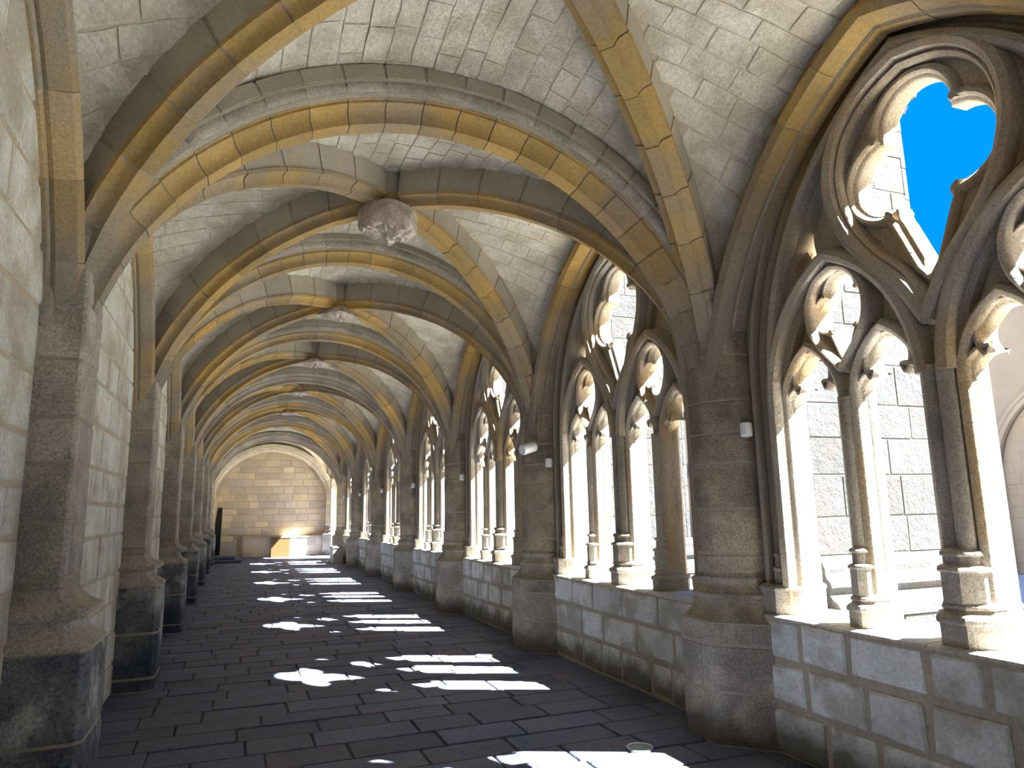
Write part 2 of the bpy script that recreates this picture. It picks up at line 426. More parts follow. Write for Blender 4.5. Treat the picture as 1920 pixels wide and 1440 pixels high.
SETP = [(n, x+0.035) for n, x in SMALLP[:11]]+[(n, x+0.01) for n, x in SMALLP[11:]]

def ray_exit(shapes, o, th):
    """farthest exit distance of a ray through a union of closed polylines"""
    d = (math.cos(th), math.sin(th)); best = 0.02
    for s in shapes:
        n = len(s)
        for i in range(n):
            a = s[i]; b = s[(i+1) % n]
            ex, ey = b[0]-a[0], b[1]-a[1]; det = d[0]*ey-d[1]*ex
            if abs(det) < 1e-10: continue
            ax, ay = a[0]-o[0], a[1]-o[1]
            t = (ax*ey-ay*ex)/det; w = (ax*d[1]-ay*d[0])/det
            if t > 0 and -1e-6 <= w <= 1+1e-6 and t > best: best = t
    return best
def ray_near(shapes, o, th):
    d = (math.cos(th), math.sin(th)); best = 9
    for s in shapes:
        for a, b in zip(s, s[1:]):
            ex, ey = b[0]-a[0], b[1]-a[1]; det = d[0]*ey-d[1]*ex
            if abs(det) < 1e-10: continue
            ax, ay = a[0]-o[0], a[1]-o[1]
            t = (ax*ey-ay*ex)/det; w = (ax*d[1]-ay*d[0])/det
            if t > 0 and -1e-6 <= w <= 1+1e-6 and t < best: best = t
    return best
def circ(cx, cz, r, n=28): return [(cx+r*math.cos(2*PI*i/n), cz+r*math.sin(2*PI*i/n)) for i in range(n)]

def foil_plate(mb, o, outer, holes, N=112, x0=3.60, x1=3.76, w=0.05, a0=0.0, a1=2*PI):
    """cusped plate: moulded ring that follows the foils, recessed field out to the surrounding bar"""
    full = a1-a0 > 6.2; n = N if full else N+1
    ths = [a0+PI/2*full+(a1-a0)*i/N for i in range(n)]
    loop = [outer+outer[:1]]
    ro = [ray_near(loop, o, t) for t in ths]; ri = [min(ray_exit(holes, o, t), b-0.015) for t, b in zip(ths, ro)]
    P = [Vector((o[0]+math.cos(t)*r, o[1]+math.sin(t)*r)) for t, r in zip(ths, ri)]
    nm = []
    for i in range(n):
        a = P[(i-1) % n] if full else P[max(i-1, 0)]; b = P[(i+1) % n] if full else P[min(i+1, n-1)]
        d = b-a; q = Vector((d.y, -d.x)); nm.append(q.normalized() if q.length > 1e-7 else Vector((math.cos(ths[i]), math.sin(ths[i]))))
    lay = [(None, x0+.055), (1.0, x0+.05), (.92, x0+.018), (.72, x0+.002), (.5, x0+.004), (.34, x0+.02), (.28, x0+.035), (.10, x0+.045), (0, x0+.062), (0, x1-.03), (.3, x1), (None, x1)]
    v = []; S = len(lay); oo = Vector(o)
    for i in range(n):
        for e, x in lay:
            if e is None: p = oo+Vector((math.cos(ths[i]), math.sin(ths[i])))*max(ro[i], ri[i]+.01)
            else:
                p = P[i]+nm[i]*e*w; d = p-oo; t = math.atan2(d.y, d.x); lim = ray_near(loop, o, t)
                if d.length > lim-.004: p = oo+d.normalized()*(lim-.004)
            v.append((x, p.x, p.y))
    f = []
    for i in range(N):
        k = (i+1) % n
        for j in range(S-1): f.append((i*S+j, i*S+j+1, k*S+j+1, k*S+j))
    mb.add(v, f); return mb

O0 = Vector((0, 0, 0))
BIG = [(0, 4.22), (.28, 4.13), (.48, 3.96), (.575, 3.74), (.575, 3.50), (.48, 3.24), (.32, 3.02), (.15, 2.84), (.0, 2.60)]
BIGL = catmull(BIG, 4); BIGR = [(-u, z) for u, z in BIGL]
BIGC = BIGL+BIGR[::-1][1:-1]
def small_out(c):
    s = [(0, 3.12), (.12, 3.075), (.20, 2.98), (.235, 2.86), (.215, 2.72), (.14, 2.60), (.05, 2.50), (0, 2.44)]
    a = catmull([(u, z) for u, z in s], 4); b = [(-u, z) for u, z in a]
    return [(u+c, z) for u, z in a], [(u+c, z) for u, z in b]
SUBH = 0.60
def sub(c): return pointed(SUBH, 2.30, 3.20, 14, c)
def lan(c): return pointed(0.262, 2.24, 2.66, 10, c)
LAN = (0.665-0.303, 0.665+0.305)
def quatre(o, s):
    return [circ(o[0], o[1]+.27*s, .225*s), circ(o[0]+.235*s, o[1], .215*s), circ(o[0]-.235*s, o[1], .215*s), circ(o[0], o[1]-.22*s, .175*s),
            circ(o[0], o[1], .14*s), [(o[0]-.165*s, o[1]-.27*s), (o[0]+.165*s, o[1]-.27*s), (o[0]+.06*s, o[1]-.52*s), (o[0], o[1]-.66*s), (o[0]-.06*s, o[1]-.52*s)]]

def base_stack(levels, x0, x1, w):
    """moulded stepped base: levels [(z, extra)] with chamfered-rectangle section"""
    mb = MB(); v = []; n = 8
    for z, e in levels:
        hw = w+e; a, b = x0-e, x1+e; c = hw*0.55; d = hw*0.75
        v += [(a, -hw+c, z), (a, hw-c, z), (a+d, hw, z), (b-c, hw, z), (b, hw-c, z), (b, -hw+c, z), (b-c, -hw, z), (a+d, -hw, z)]
    f = []
    for i in range(len(levels)-1):
        for j in range(n): f.append((i*n+j, i*n+(j+1) % n, (i+1)*n+(j+1) % n, (i+1)*n+j))
    f += [tuple(range(n))[::-1], tuple((len(levels)-1)*n+j for j in range(n))]
    mb.add(v, f); return mb
def ring(z, r, h, e0, e1):     # half-round moulding levels
    return [(z+h*(0.5-0.5*math.cos(PI*i/5)), e0+(e1-e0)*(i/5)+r*math.sin(PI*i/5)) for i in range(6)]

def build_window():
    """all parts of one window, about the bay centre; returned as list of (name, mesh, sub-parts)"""
    parts = []
    m = MB()                                                            # main frame
    path = pointed(WH, WS, WA, 30, 0, 0.86)
    sweep(m, path, JPROF, O0, Y3, X3, mats=JMAT, nsgn=1)
    parts.append(('jamb_moulding', mesh_of('jamb_moulding', m, [M_TRAC, M_GOLD], True), []))
    # main mullion with its base
    m = MB(); 
    MP = [(-.13, 3.66), (-.095, 3.62), (-.105, 3.585), (-.085, 3.565), (-.092, 3.53), (-.075, 3.50), (-.048, 3.488), (-.02, 3.50), (0, 3.535), (.02, 3.50), (.048, 3.488), (.075, 3.50), (.092, 3.53),
          (.085, 3.565), (.105, 3.585), (.095, 3.62), (.13, 3.66), (.14, 3.70), (.14, 3.75), (.06, 3.82), (-.06, 3.82), (-.14, 3.75), (-.14, 3.70)]
    sweep(m, [(0, 0.95), (0, 2.34)], MP, O0, Y3, X3)
    m2 = base_stack([(0.866, .0), (0.98, 0)]+ring(0.98, .02, .05, 0, -.01)+[(1.035, -.02), (1.05, -.03)]+ring(1.05, .02, .04, -.03, -.05)+[(1.10, -.055)], 3.425, 3.86, 0.165)
    m3 = base_stack([(1.08, -.0), (1.235, 0)]+ring(1.235, .022, .035, 0, -.015)+[(1.275, -.022), (1.315, -.02)]+ring(1.315, .02, .035, -.02, -.03)+[(1.36, -.05)], 3.445, 3.80, 0.118)
    parts.append(('mullion', mesh_of('mullion', m, [M_MULL], True), [('mullion_base', mesh_of('mullion_base', m2, [M_MULL], True)), ('mullion_collar', mesh_of('mullion_collar', m3, [M_MULL], True))]))
    s2 = base_stack([(0.866, 0), (0.96, 0)]+ring(0.96, .016, .04, 0, -.01)+[(1.005, -.018), (1.02, -.025)]+ring(1.02, .016, .03, -.025, -.04)+[(1.06, -.045)], 3.465, 3.79, 0.105)
    s3 = base_stack([(1.05, 0), (1.205, 0)]+ring(1.205, .016, .03, 0, -.01)+[(1.24, -.018), (1.30, -.018)]+ring(1.30, .018, .03, -.018, -.025)+[(1.34, -.04)], 3.485, 3.70, 0.058)
    ms2, ms3 = mesh_of('mullion_base', s2, [M_MULL], True), mesh_of('mullion_collar', s3, [M_MULL], True)
    for c in (-0.665, 0.665):
        m = MB(); sweep(m, [(c, 0.95), (c, 2.26)], MIDP, O0, Y3, X3)
        parts.append(('mullion', mesh_of('mullion', m, [M_MULL], True), [('mullion_base', ms2, c), ('mullion_collar', ms3, c)]))
    for s in (-1, 1):                                                   # jamb shaft bases
        m = MB(); m4 = base_stack([(0.866, 0), (1.02, 0)]+ring(1.02, .012, .03, 0, -.01)+[(1.06, -.02)], 3.42, 3.86, 0.165)
        m.v += [(x, y+s*(WH+0.10), z) for x, y, z in m4.v]; m.f += m4.f; m.m += m4.m
        m5 = base_stack([(1.05, 0), (1.15, 0)]+ring(1.15, .014, .03, 0, -.01)+[(1.19, -.012), (1.24, -.015)]+ring(1.24, .014, .03, -.015, -.02)+[(1.28, -.035)], 3.47, 3.60, 0.05)
        m.add([(x, y+s*(WH+0.055), z) for x, y, z in m5.v], m5.f)
        parts.append(('jamb_base', mesh_of('jamb_base', m, [M_MULL], True), []))
    # sub-arches
    for s in (-1, 1):
        c = 0.665*s
        sp_ = sub(c); sp_ = sp_+[(c+SUBH, 0.868)] if s > 0 else [(c-SUBH, 0.868)]+sp_
        m = MB(); sweep(m, sp_, [(a*0.95, x) for a, x in ARCHP], O0, Y3, X3)
        parts.append(('sub_arch', mesh_of('sub_arch', m, [M_TRAC], True), []))
        m = MB()
        a, b = small_out(c)
        for q in (a, b): sweep(m, q, [(n*0.75, x) for n, x in SMALLP], O0, Y3, X3)
        sub_ = m
        foil_plate(m, (c, 2.83), a+b[::-1][1:-1], quatre((c, 2.835), 0.47), 120, 3.59, 3.74, 0.045)
        for d in LAN:
            u0 = math.copysign(d, s)
            lp = pointed(0.262, 2.24, 2.66, 10, u0)
            sweep(m, [(u0-0.262, 0.868)]+lp+[(u0+0.262, 0.868)], SETP, O0, Y3, X3)
            # cusped head
            oo = (u0, 2.30); N = 72; outer = lp+[(u0+0.262, 2.14), (u0-0.262, 2.14)]
            holes = [circ(u0, 2.455, .128), circ(u0+.112, 2.248, .112), circ(u0-.112, 2.248, .112), [(u0-.086, 2.1), (u0+.086, 2.1), (u0+.086, 2.42), (u0-.086, 2.42)],
                     [(u0-.222, 2.05), (u0+.222, 2.05), (u0+.222, 2.245), (u0-.222, 2.245)]]
            foil_plate(m, oo, outer, holes, 96, 3.585, 3.745, 0.06, math.radians(-16), math.radians(196))
        # thin recessed web between the little light, the lancet heads and the sub-arch
        o = (c, 2.80); N = 90; bl = [sub(c)]; 
        for d in LAN: bl.append(pointed(0.262, 2.24, 2.66, 10, math.copysign(d, s)))
        v = []; f = []
        for i in range(N):
            t = 2*PI*i/N; ra = ray_near([a, b], o, t)-0.01; rb = min(ray_near(bl, o, t), 1.0)+0.01
            if rb > 0.9: rb = ra
            rb = max(rb, ra)
            for r in (ra, rb):
                for x in (3.665, 3.70): v.append((x, o[0]+math.cos(t)*r, o[1]+math.sin(t)*r))
        for i in range(N):
            k = ((i+1) % N)*4; i4 = i*4
            f += [(i4, i4+2, k+2, k), (i4+1, k+1, k+3, i4+3)]
        m.add(v, f)
        parts.append(('lancet_tracery', mesh_of('lancet_tracery', m, [M_TRAC], True), []))
    m = MB()
    for q in (BIGL, BIGR): sweep(m, q, [(n*1.0, x) for n, x in ARCHP], O0, Y3, X3)
    for (q0) in ((BIGL), (BIGR)): sweep(m, [(u*0.90, 3.53+(z-3.53)*0.90) for u, z in q0], [(n*0.7, x) for n, x in SMALLP], O0, Y3, X3)
    foil_plate(m, (0, 3.53), BIGC, quatre((0, 3.545), 1.0), 168, 3.57, 3.76, 0.085)
    mainp = pointed(WH, WS, WA-0.02, 18, 0); subs_ = [sub(0.665), sub(-0.665)]
    for sg in (-1, 1):                                                  # thin recessed web beside the eyelet
        v = []; f = []; n = 20
        for i in range(n+1):
            t = math.radians(-28+88*i/n); t = t if sg > 0 else PI-t; oc = (0.665*sg, 2.83)
            ra = ray_near([sub(0.665*sg)], oc, t)-.01; rb = max(ra, ray_near([mainp+[(WH, 1.5)], [(-WH, 1.5)]+mainp], oc, t)); rb = min(rb, ra+.6)
            for r in (ra, rb):
                for x in (3.66, 3.70): v.append((x, oc[0]+math.cos(t)*r, oc[1]+math.sin(t)*r))
        for i in range(n):
            a = i*4; f += [(a, a+2, a+6, a+4), (a+1, a+5, a+7, a+3), (a+2, a+3, a+7, a+6)]
        m.add(v, f)
        v = []; f = []; n = 26
        for i in range(n+1):
            t = math.radians(-33+(84+33)*i/n); t = t if sg > 0 else PI-t
            ra = ray_near([BIGL, BIGR], (0, 3.53), t)-.01
            rb = min(ray_near([mainp], (0, 3.53), t), ray_near(subs_, (0, 3.53), t))
            if i < 9: rb = ra+(rb-ra)*(.35+.065*i)
            for r in (ra, max(ra, rb)):
                for x in (3.66, 3.70): v.append((x, math.cos(t)*r, 3.53+math.sin(t)*r))
        for i in range(n):
            a = i*4; f += [(a, a+2, a+6, a+4), (a+1, a+5, a+7, a+3), (a+2, a+3, a+7, a+6)]
        m.add(v, f)
    parts.append(('cusped_eyelet', mesh_of('cusped_eyelet', m, [M_TRAC], True), []))
    m = MB(); sweep(m, pointed(WH-0.02, WS, WA-0.04, 18, 0), [(n*0.9, x) for n, x in ARCHP], O0, Y3, X3)
    parts.append(('main_tracery_arch', mesh_of('main_tracery_arch', m, [M_TRAC], True), []))
    return parts
WPARTS = build_window()

def arch_voussoirs(parent, path, prof, O, e1, e3, nst, mats, pm, name='voussoir', sub_=2, gap=0.0035, rnd=RND, joined=False, nsgn=1, smooth=True, core=True):
    pts, L = resample(path, nst*sub_)
    if joined:
        mb = MB()
    for i in range(nst):
        seg = pts[i*sub_:(i+1)*sub_+1]
        a, b = Vector(seg[0]), Vector(seg[1]); seg[0] = tuple(a+(b-a).normalized()*gap)
        a, b = Vector(seg[-1]), Vector(seg[-2]); seg[-1] = tuple(a+(b-a).normalized()*gap)
        q = rnd.uniform(-0.003, 0.003)
        pr = [(n+q, w) for n, w in prof]
        if joined: sweep(mb, seg, pr, O, e1, e3, mats=pm, nsgn=nsgn)
        else: obj(name, sweep(MB(), seg, pr, O, e1, e3, mats=pm, nsgn=nsgn), mats, parent, smooth)
    if joined: obj(name, mb, mats, parent, smooth, kind='stuff')
    if core:
        cm = MB(); cx = sum(n for n, w in prof)/len(prof); cw = sum(w for n, w in prof)/len(prof)
        sh = [(n+math.copysign(0.006, cx-n), w+math.copysign(0.006, cw-w)) for n, w in prof]
        sweep(cm, pts, sh, O, e1, e3, nsgn=nsgn); obj('mortar', cm, M_MORTAR, parent)

for j in BAYS:
    yc = PY(j)+BAY/2; n = j+3
    if j < 6:
        w = root('window_%d' % n, 'Gothic stone %s, four lights under a cusped eyelet' % WINLAB[j], 'window', (0, yc, 0), kind='structure')
        for nm, me, subs in WPARTS:
            o = obj(nm, me, None, w)
            for sp in subs:
                q = obj(sp[0], sp[1], None, o)
                if len(sp) > 2: q.location = (0, sp[2], 0)
        obj('wall_head', ME_PLATE, None, w)
    else:
        w = root('door_1', 'open sunlit doorway in the last bay on the right, before the end wall', 'doorway', (0, yc, 0), kind='structure')
        mb = MB(); sweep(mb, pointed(WH, WS, 3.55, 14, 0, 0.0), JPROF, O0, Y3, X3); obj('jamb_moulding', mb, M_PALE, w, True)
        mb = MB()
        P = pointed(WH+.1, 2.45, 3.65, 14, 0, 0.0); v = []
        for (u, z) in P:
            if z <= 2.46: a, b = math.copysign(BAY/2, u), z
            else:
                ang = math.atan2(z-2.45, abs(u)); lim = math.atan2(2.85, BAY/2)
                a, b = (math.copysign(BAY/2, u), 2.45+math.tan(ang)*BAY/2) if ang < lim else ((math.copysign(2.85/math.tan(ang), u) if abs(u) > 1e-6 else 0), 5.3)
            v += [(3.47, u, z), (3.47, a, b), (3.95, u, z), (3.95, a, b)]
        f = []
        for i in range(len(P)-1):
            k = i*4; q = k+4; f += [(k, q, q+1, k+1), (k+2, k+3, q+3, q+2), (k, k+2, q+2, q), (k+1, q+1, q+3, k+3)]
        obj('wall_head', mb.add(v, f), M_PALE, w)
    # golden wall ribs round the window and on the blank left wall
    mats = [M_GOLD if j not in (6,) else M_PALE]; matl = [M_SOFT if j < 6 else M_PALE]
    if j > -2:
        arch_voussoirs(w, FORM, FPROF, O0, Y3, X3, 16, mats, [0]*len(FPROF), 'frame_voussoir', 3, rnd=random.Random(j+9), joined=j > 2)
        FL = [(a, 2*XC-x+0.02) for a, x in FPROF]
        wr = root('wall_rib', 'ochre pointed rib against the left wall, %s bay along the walk' % (ORD[j] if j >= 0 else 'nearest'), 'rib', (0, yc, 0), 'pointed wall ribs along the left wall')
        arch_voussoirs(wr, FORM, FL, O0, Y3, X3, 14, matl, [0]*len(FL), 'voussoir', 2, rnd=random.Random(j+29), joined=j > 1)

# ---- vault webs
def zt(k, x):      # extrados of a transverse arch
    R = RT+0.25; z0 = APEX[k]-RT; return z0+math.sqrt(max(0.01, R*R-min(abs(x-XC), R-0.02)**2))
def zw(u):
    r = 2.19; c = (r*r-1.72*1.72)/3.44; R = 1.72+c
    return 2.3+math.sqrt(max(0, R*R-(min(abs(u), 1.72)+c)**2))
DA, DB, DZ = 2.72, 2.14, 2.24           # diagonal rib soffit ellipse
HX, HY = 2.05, BAY/2-0.14
DL = math.hypot(HX, HY)
def zd(s):
    a, b = DA+0.33, DB+0.33
    return DZ+b*math.sqrt(max(0, 1-(min(s, 1.05)*DL/a)**2))
def web(j, x, y):
    yc = PY(j)+BAY/2; xs = abs(x-XC)/HX; t = abs(y-yc)/HY
    if t >= xs:
        k = j if y < yc else j+1
        a = zd(xs); b = zt(k, x); f = (t-xs)/max(1e-3, BAY/2/HY-xs)
        z = a+(b-a)*min(1, f)
        return z+0.05*math.sin(PI*min(1, f))*(1-xs)
    a = zd(t); b = zw(y-yc); f = (xs-t)/max(1e-3, 2.24/HX-t)
    return a+(b-a)*min(1, f)+0.06*math.sin(PI*min(1, f))*(1-t)

def web_patch(mb, j, x0, x1, y0, y1, lift, nx=2, ny=2, skew=0):
    v = []; f = []
    for i in range(nx+1):
        for q in range(ny+1):
            x = x0+(x1-x0)*i/nx+RND.uniform(-.007, .007); y = y0+(y1-y0)*q/ny+RND.uniform(-.007, .007); v.append((x, y, web(j, x, y)-lift-RND.uniform(0, .004)))
    n = len(v)
    v += [(a, b, c+lift+0.01) for a, b, c in v]
    s = ny+1
    for i in range(nx):
        for q in range(ny): f.append((i*s+q, i*s+q+1, (i+1)*s+q+1, (i+1)*s+q))
    edge = [i*s for i in range(nx+1)]+[nx*s+q for q in range(1, ny+1)]+[i*s+ny for i in range(nx-1, -1, -1)]+[q for q in range(ny-1, 0, -1)]
    for a, b in zip(edge, edge[1:]+edge[:1]): f.append((a, b, n+b, n+a))
    return mb.add(v, f)

for j in BAYS:
    yc = PY(j)+BAY/2
    c = root('ceiling', 'whitewashed quadripartite vault, %s bay' % (ORD[j]+' full' if j >= 0 else ('nearest overhead' if j == -1 else 'bay behind the viewer')), 'vault', (0, 0, 0), kind='structure')
    mb = MB(); N1, N2 = 44, 36; v = []; f = []
    for i in range(N1+1):
        for q in range(N2+1):
            x = XL-0.06+(4.54)*i/N1; y = PY(j)+BAY*q/N2
            v.append((x, y, web(j, x, y)))
    n = len(v); v += [(a, b, z+0.12) for a, b, z in v]
    for i in range(N1):
        for q in range(N2):
            a = i*(N2+1)+q; f += [(a, a+1, a+N2+2, a+N2+1), (n+a, n+a+N2+1, n+a+N2+2, n+a+1)]
    mb.add(v, f); obj('web', mb, M_WEBJ if -1 <= j <= 3 else M_WEB, c, True)
    if not -1 <= j <= 3: continue
    rnd = random.Random(200+j)
    far = MB() if j >= 2 else None; cnt = 0; over = MB()
    # lateral severies: courses across, one stone after another from the diagonal to the wall
    for side in (-1, 1):
        y = -HY+0.02
        while y < HY-0.02:
            h = rnd.uniform(.125, .185); y1 = min(y+h, HY-0.02)
            tm = max(abs(y), abs(y1))/HY if y*y1 > 0 else max(abs(y), abs(y1))/HY
            x = tm*HX+0.08
            while x < 2.2:
                w = rnd.uniform(.2, .44); x1 = min(x+w, 2.2)
                if x1-x > .07 and y1-y > .05:
                    tgt = far if far is not None else (over if cnt >= 298 else MB())
                    g_ = .006
                    xa, xb = (XC+side*(x+g_), XC+side*(x1-g_))
                    web_patch(tgt, j, min(xa, xb), max(xa, xb), yc+y+g_, yc+y1-g_, rnd.uniform(.002, .007), 2, 1)
                    if tgt is not far and tgt is not over: obj('stone', tgt, M_WEB, c, True); cnt += 1
                x += w
            y = y1
        x = -HX+0.05
    for side in (-1, 1):
        x = -2.0
        while x < 2.0:
            h = rnd.uniform(.125, .18); x1 = min(x+h, 2.0)
            t = max(abs(x), abs(x1))/HX; y = t*HY+0.08
            while y < BAY/2-0.05:
                w = rnd.uniform(.2, .42); y1 = min(y+w, BAY/2-0.02)
                if y1-y > .06 and x1-x > .05:
                    tgt = far if far is not None else (over if cnt >= 298 else MB())
                    g_ = .006; ya, yb = yc+side*(y+g_), yc+side*(y1-g_)
                    web_patch(tgt, j, XC+x+g_, XC+x1-g_, min(ya, yb), max(ya, yb), rnd.uniform(.002, .007), 1, 2)
                    if tgt is not far and tgt is not over: obj('stone', tgt, M_WEB, c, True); cnt += 1
                y += w
            x = x1
    if over.v: obj('web_stones', over, M_WEB, c, True, kind='stuff')
    if far is not None: obj('web_stones', far, M_WEB, c, True, kind='stuff')

# ---- unseen slab added over the walk to keep the sun out, closing walls
rf = MB(); rf.box(-1.6, 4.0, -6.3, 30.2, 5.3, 5.5); obj('sun_block_slab', rf, M_PLASTER, kind='structure', label='unseen flat slab added above the vaults to keep the sun out')
bw = MB(); bw.box(-1.6, 3.95, -6.3, -6.1, -0.2, 5.3); bw.box(3.4, 3.95, -6.1, -2.5, -0.2, 5.3)
obj('wall_back', bw, M_LWALL, kind='structure', label='plain wall closing the walk behind the viewer')

# ---- end wall
we = root('wall_end', 'sandstone block wall closing the far end of the walk', 'wall', (0, YEND, 0), kind='structure')
b = MB(); b.box(XL-0.4, 4.0, 0.015, 0.6, -0.2, 5.4); obj('mortar_core', b, M_ENDJ, we)
rnd = random.Random(5)
lum = lambda x, z, w, h: (x+w/2-2.21)**2+max(0, z-1.9)**2 < 2.35**2
for (x, z, w, h) in courses(4.42, 4.3, (.22, .29), (.34, .60), rnd):
    if not lum(x, z, w, h): continue
    obj('block', block(MB(), Vector((XL+x, 0, z)), X3, Z3, -Y3, w, h, 0.05, .008, .006, .006, rnd=rnd), M_END, we)
bb = MB(); bb.box(0.2, 3.3, -0.17, 0.0, 0.0, 0.70); obj('bench_core', bb, M_ENDJ, we)
for (x, z, w, h) in courses(3.1, .70, (.2, .26), (.3, .6), rnd):
    obj('block', block(MB(), Vector((0.2+x, -0.18, z)), X3, Z3, -Y3, w, h, 0.05, .008, .006, .006, rnd=rnd), M_END, we)
t_ = MB(); t_.box(0.18, 3.32, -0.21, 0.0, 0.70, 0.75); obj('bench_top', t_, M_END, we)

# ================================================================== ARCHES AND RIBS
# half profile of the transverse rib: n = depth above the soffit, w = half width
TP = [(0.0, .058), (0.0, .066), (0.022, .070), (0.045, .080), (0.064, .098), (0.078, .122), (0.086, .150), (0.090, .178), (0.106, .180), (0.108, .196), (0.118, .198),
      (0.122, .214), (0.134, .234), (0.154, .249), (0.176, .256), (0.196, .254), (0.202, .264), (0.206, .276), (0.30, .276)]
TPROF = [(n, -w) for n, w in TP]+[(n, w) for n, w in TP[::-1]]
kk = len(TP)
tm_ = [0]*(kk-1)
for i in range(kk-1): tm_[i] = 0 if i < 9 else (1 if i < 16 else 2)
TMAT = tm_+[2]+tm_[::-1]+[0]
DP = [(0.0, .034), (0.0, .046), (0.020, .049), (0.042, .057), (0.060, .072), (0.073, .094), (0.080, .122), (0.108, .126), (0.113, .114), (0.36, .114)]
DPROF = [(n, -w) for n, w in DP]+[(n, w) for n, w in DP[::-1]]
dk = len(DP); dm = [0 if i < 7 else 1 for i in range(dk-1)]
DMAT = dm+[1]+dm[::-1]+[0]
HUE = {3: M_DIM, 6: M_DIM, 7: M_PALE}
TXT = {0: 'nearest transverse arch spanning the walk, ochre cavetto under a grey roll', 1: 'second transverse arch, ochre, seen beyond the first carved boss',
       2: 'third transverse arch, ochre, behind the diamond boss', 3: 'fourth transverse arch, all dull grey-brown without ochre', 4: 'fifth transverse arch, ochre, just beyond the dull grey one',
       5: 'sixth transverse arch, ochre, deep in the walk', 6: 'seventh transverse arch, grey, last but one', 7: 'cream arch framing the end wall', -1: 'transverse arch just above and behind the viewer', -2: 'transverse arch far behind the viewer'}
for k in KS:
    if k == -2: continue
    z0 = APEX[k]-RT; a0 = math.radians(12 if k != 7 else 3)
    path = [(-RT*math.cos(a), RT*math.sin(a)) for a in [a0+(PI-2*a0)*i/60 for i in range(61)]]
    path = [(-u, z) for u, z in path][::-1]
    A = root('transverse_arch', TXT[k], 'arch', (XC, PY(k) if k < 7 else PY(k)-0.17, z0))
    mats = [HUE.get(k, M_GOLD), M_GREY if k != 7 else M_PALE, M_RIBSIDE if k != 7 else M_PALE]
    arch_voussoirs(A, path[::-1] if False else path, TPROF, O0, X3, Y3, 23, mats, TMAT, 'voussoir', 3, rnd=random.Random(70+k), nsgn=1 if True else -1)

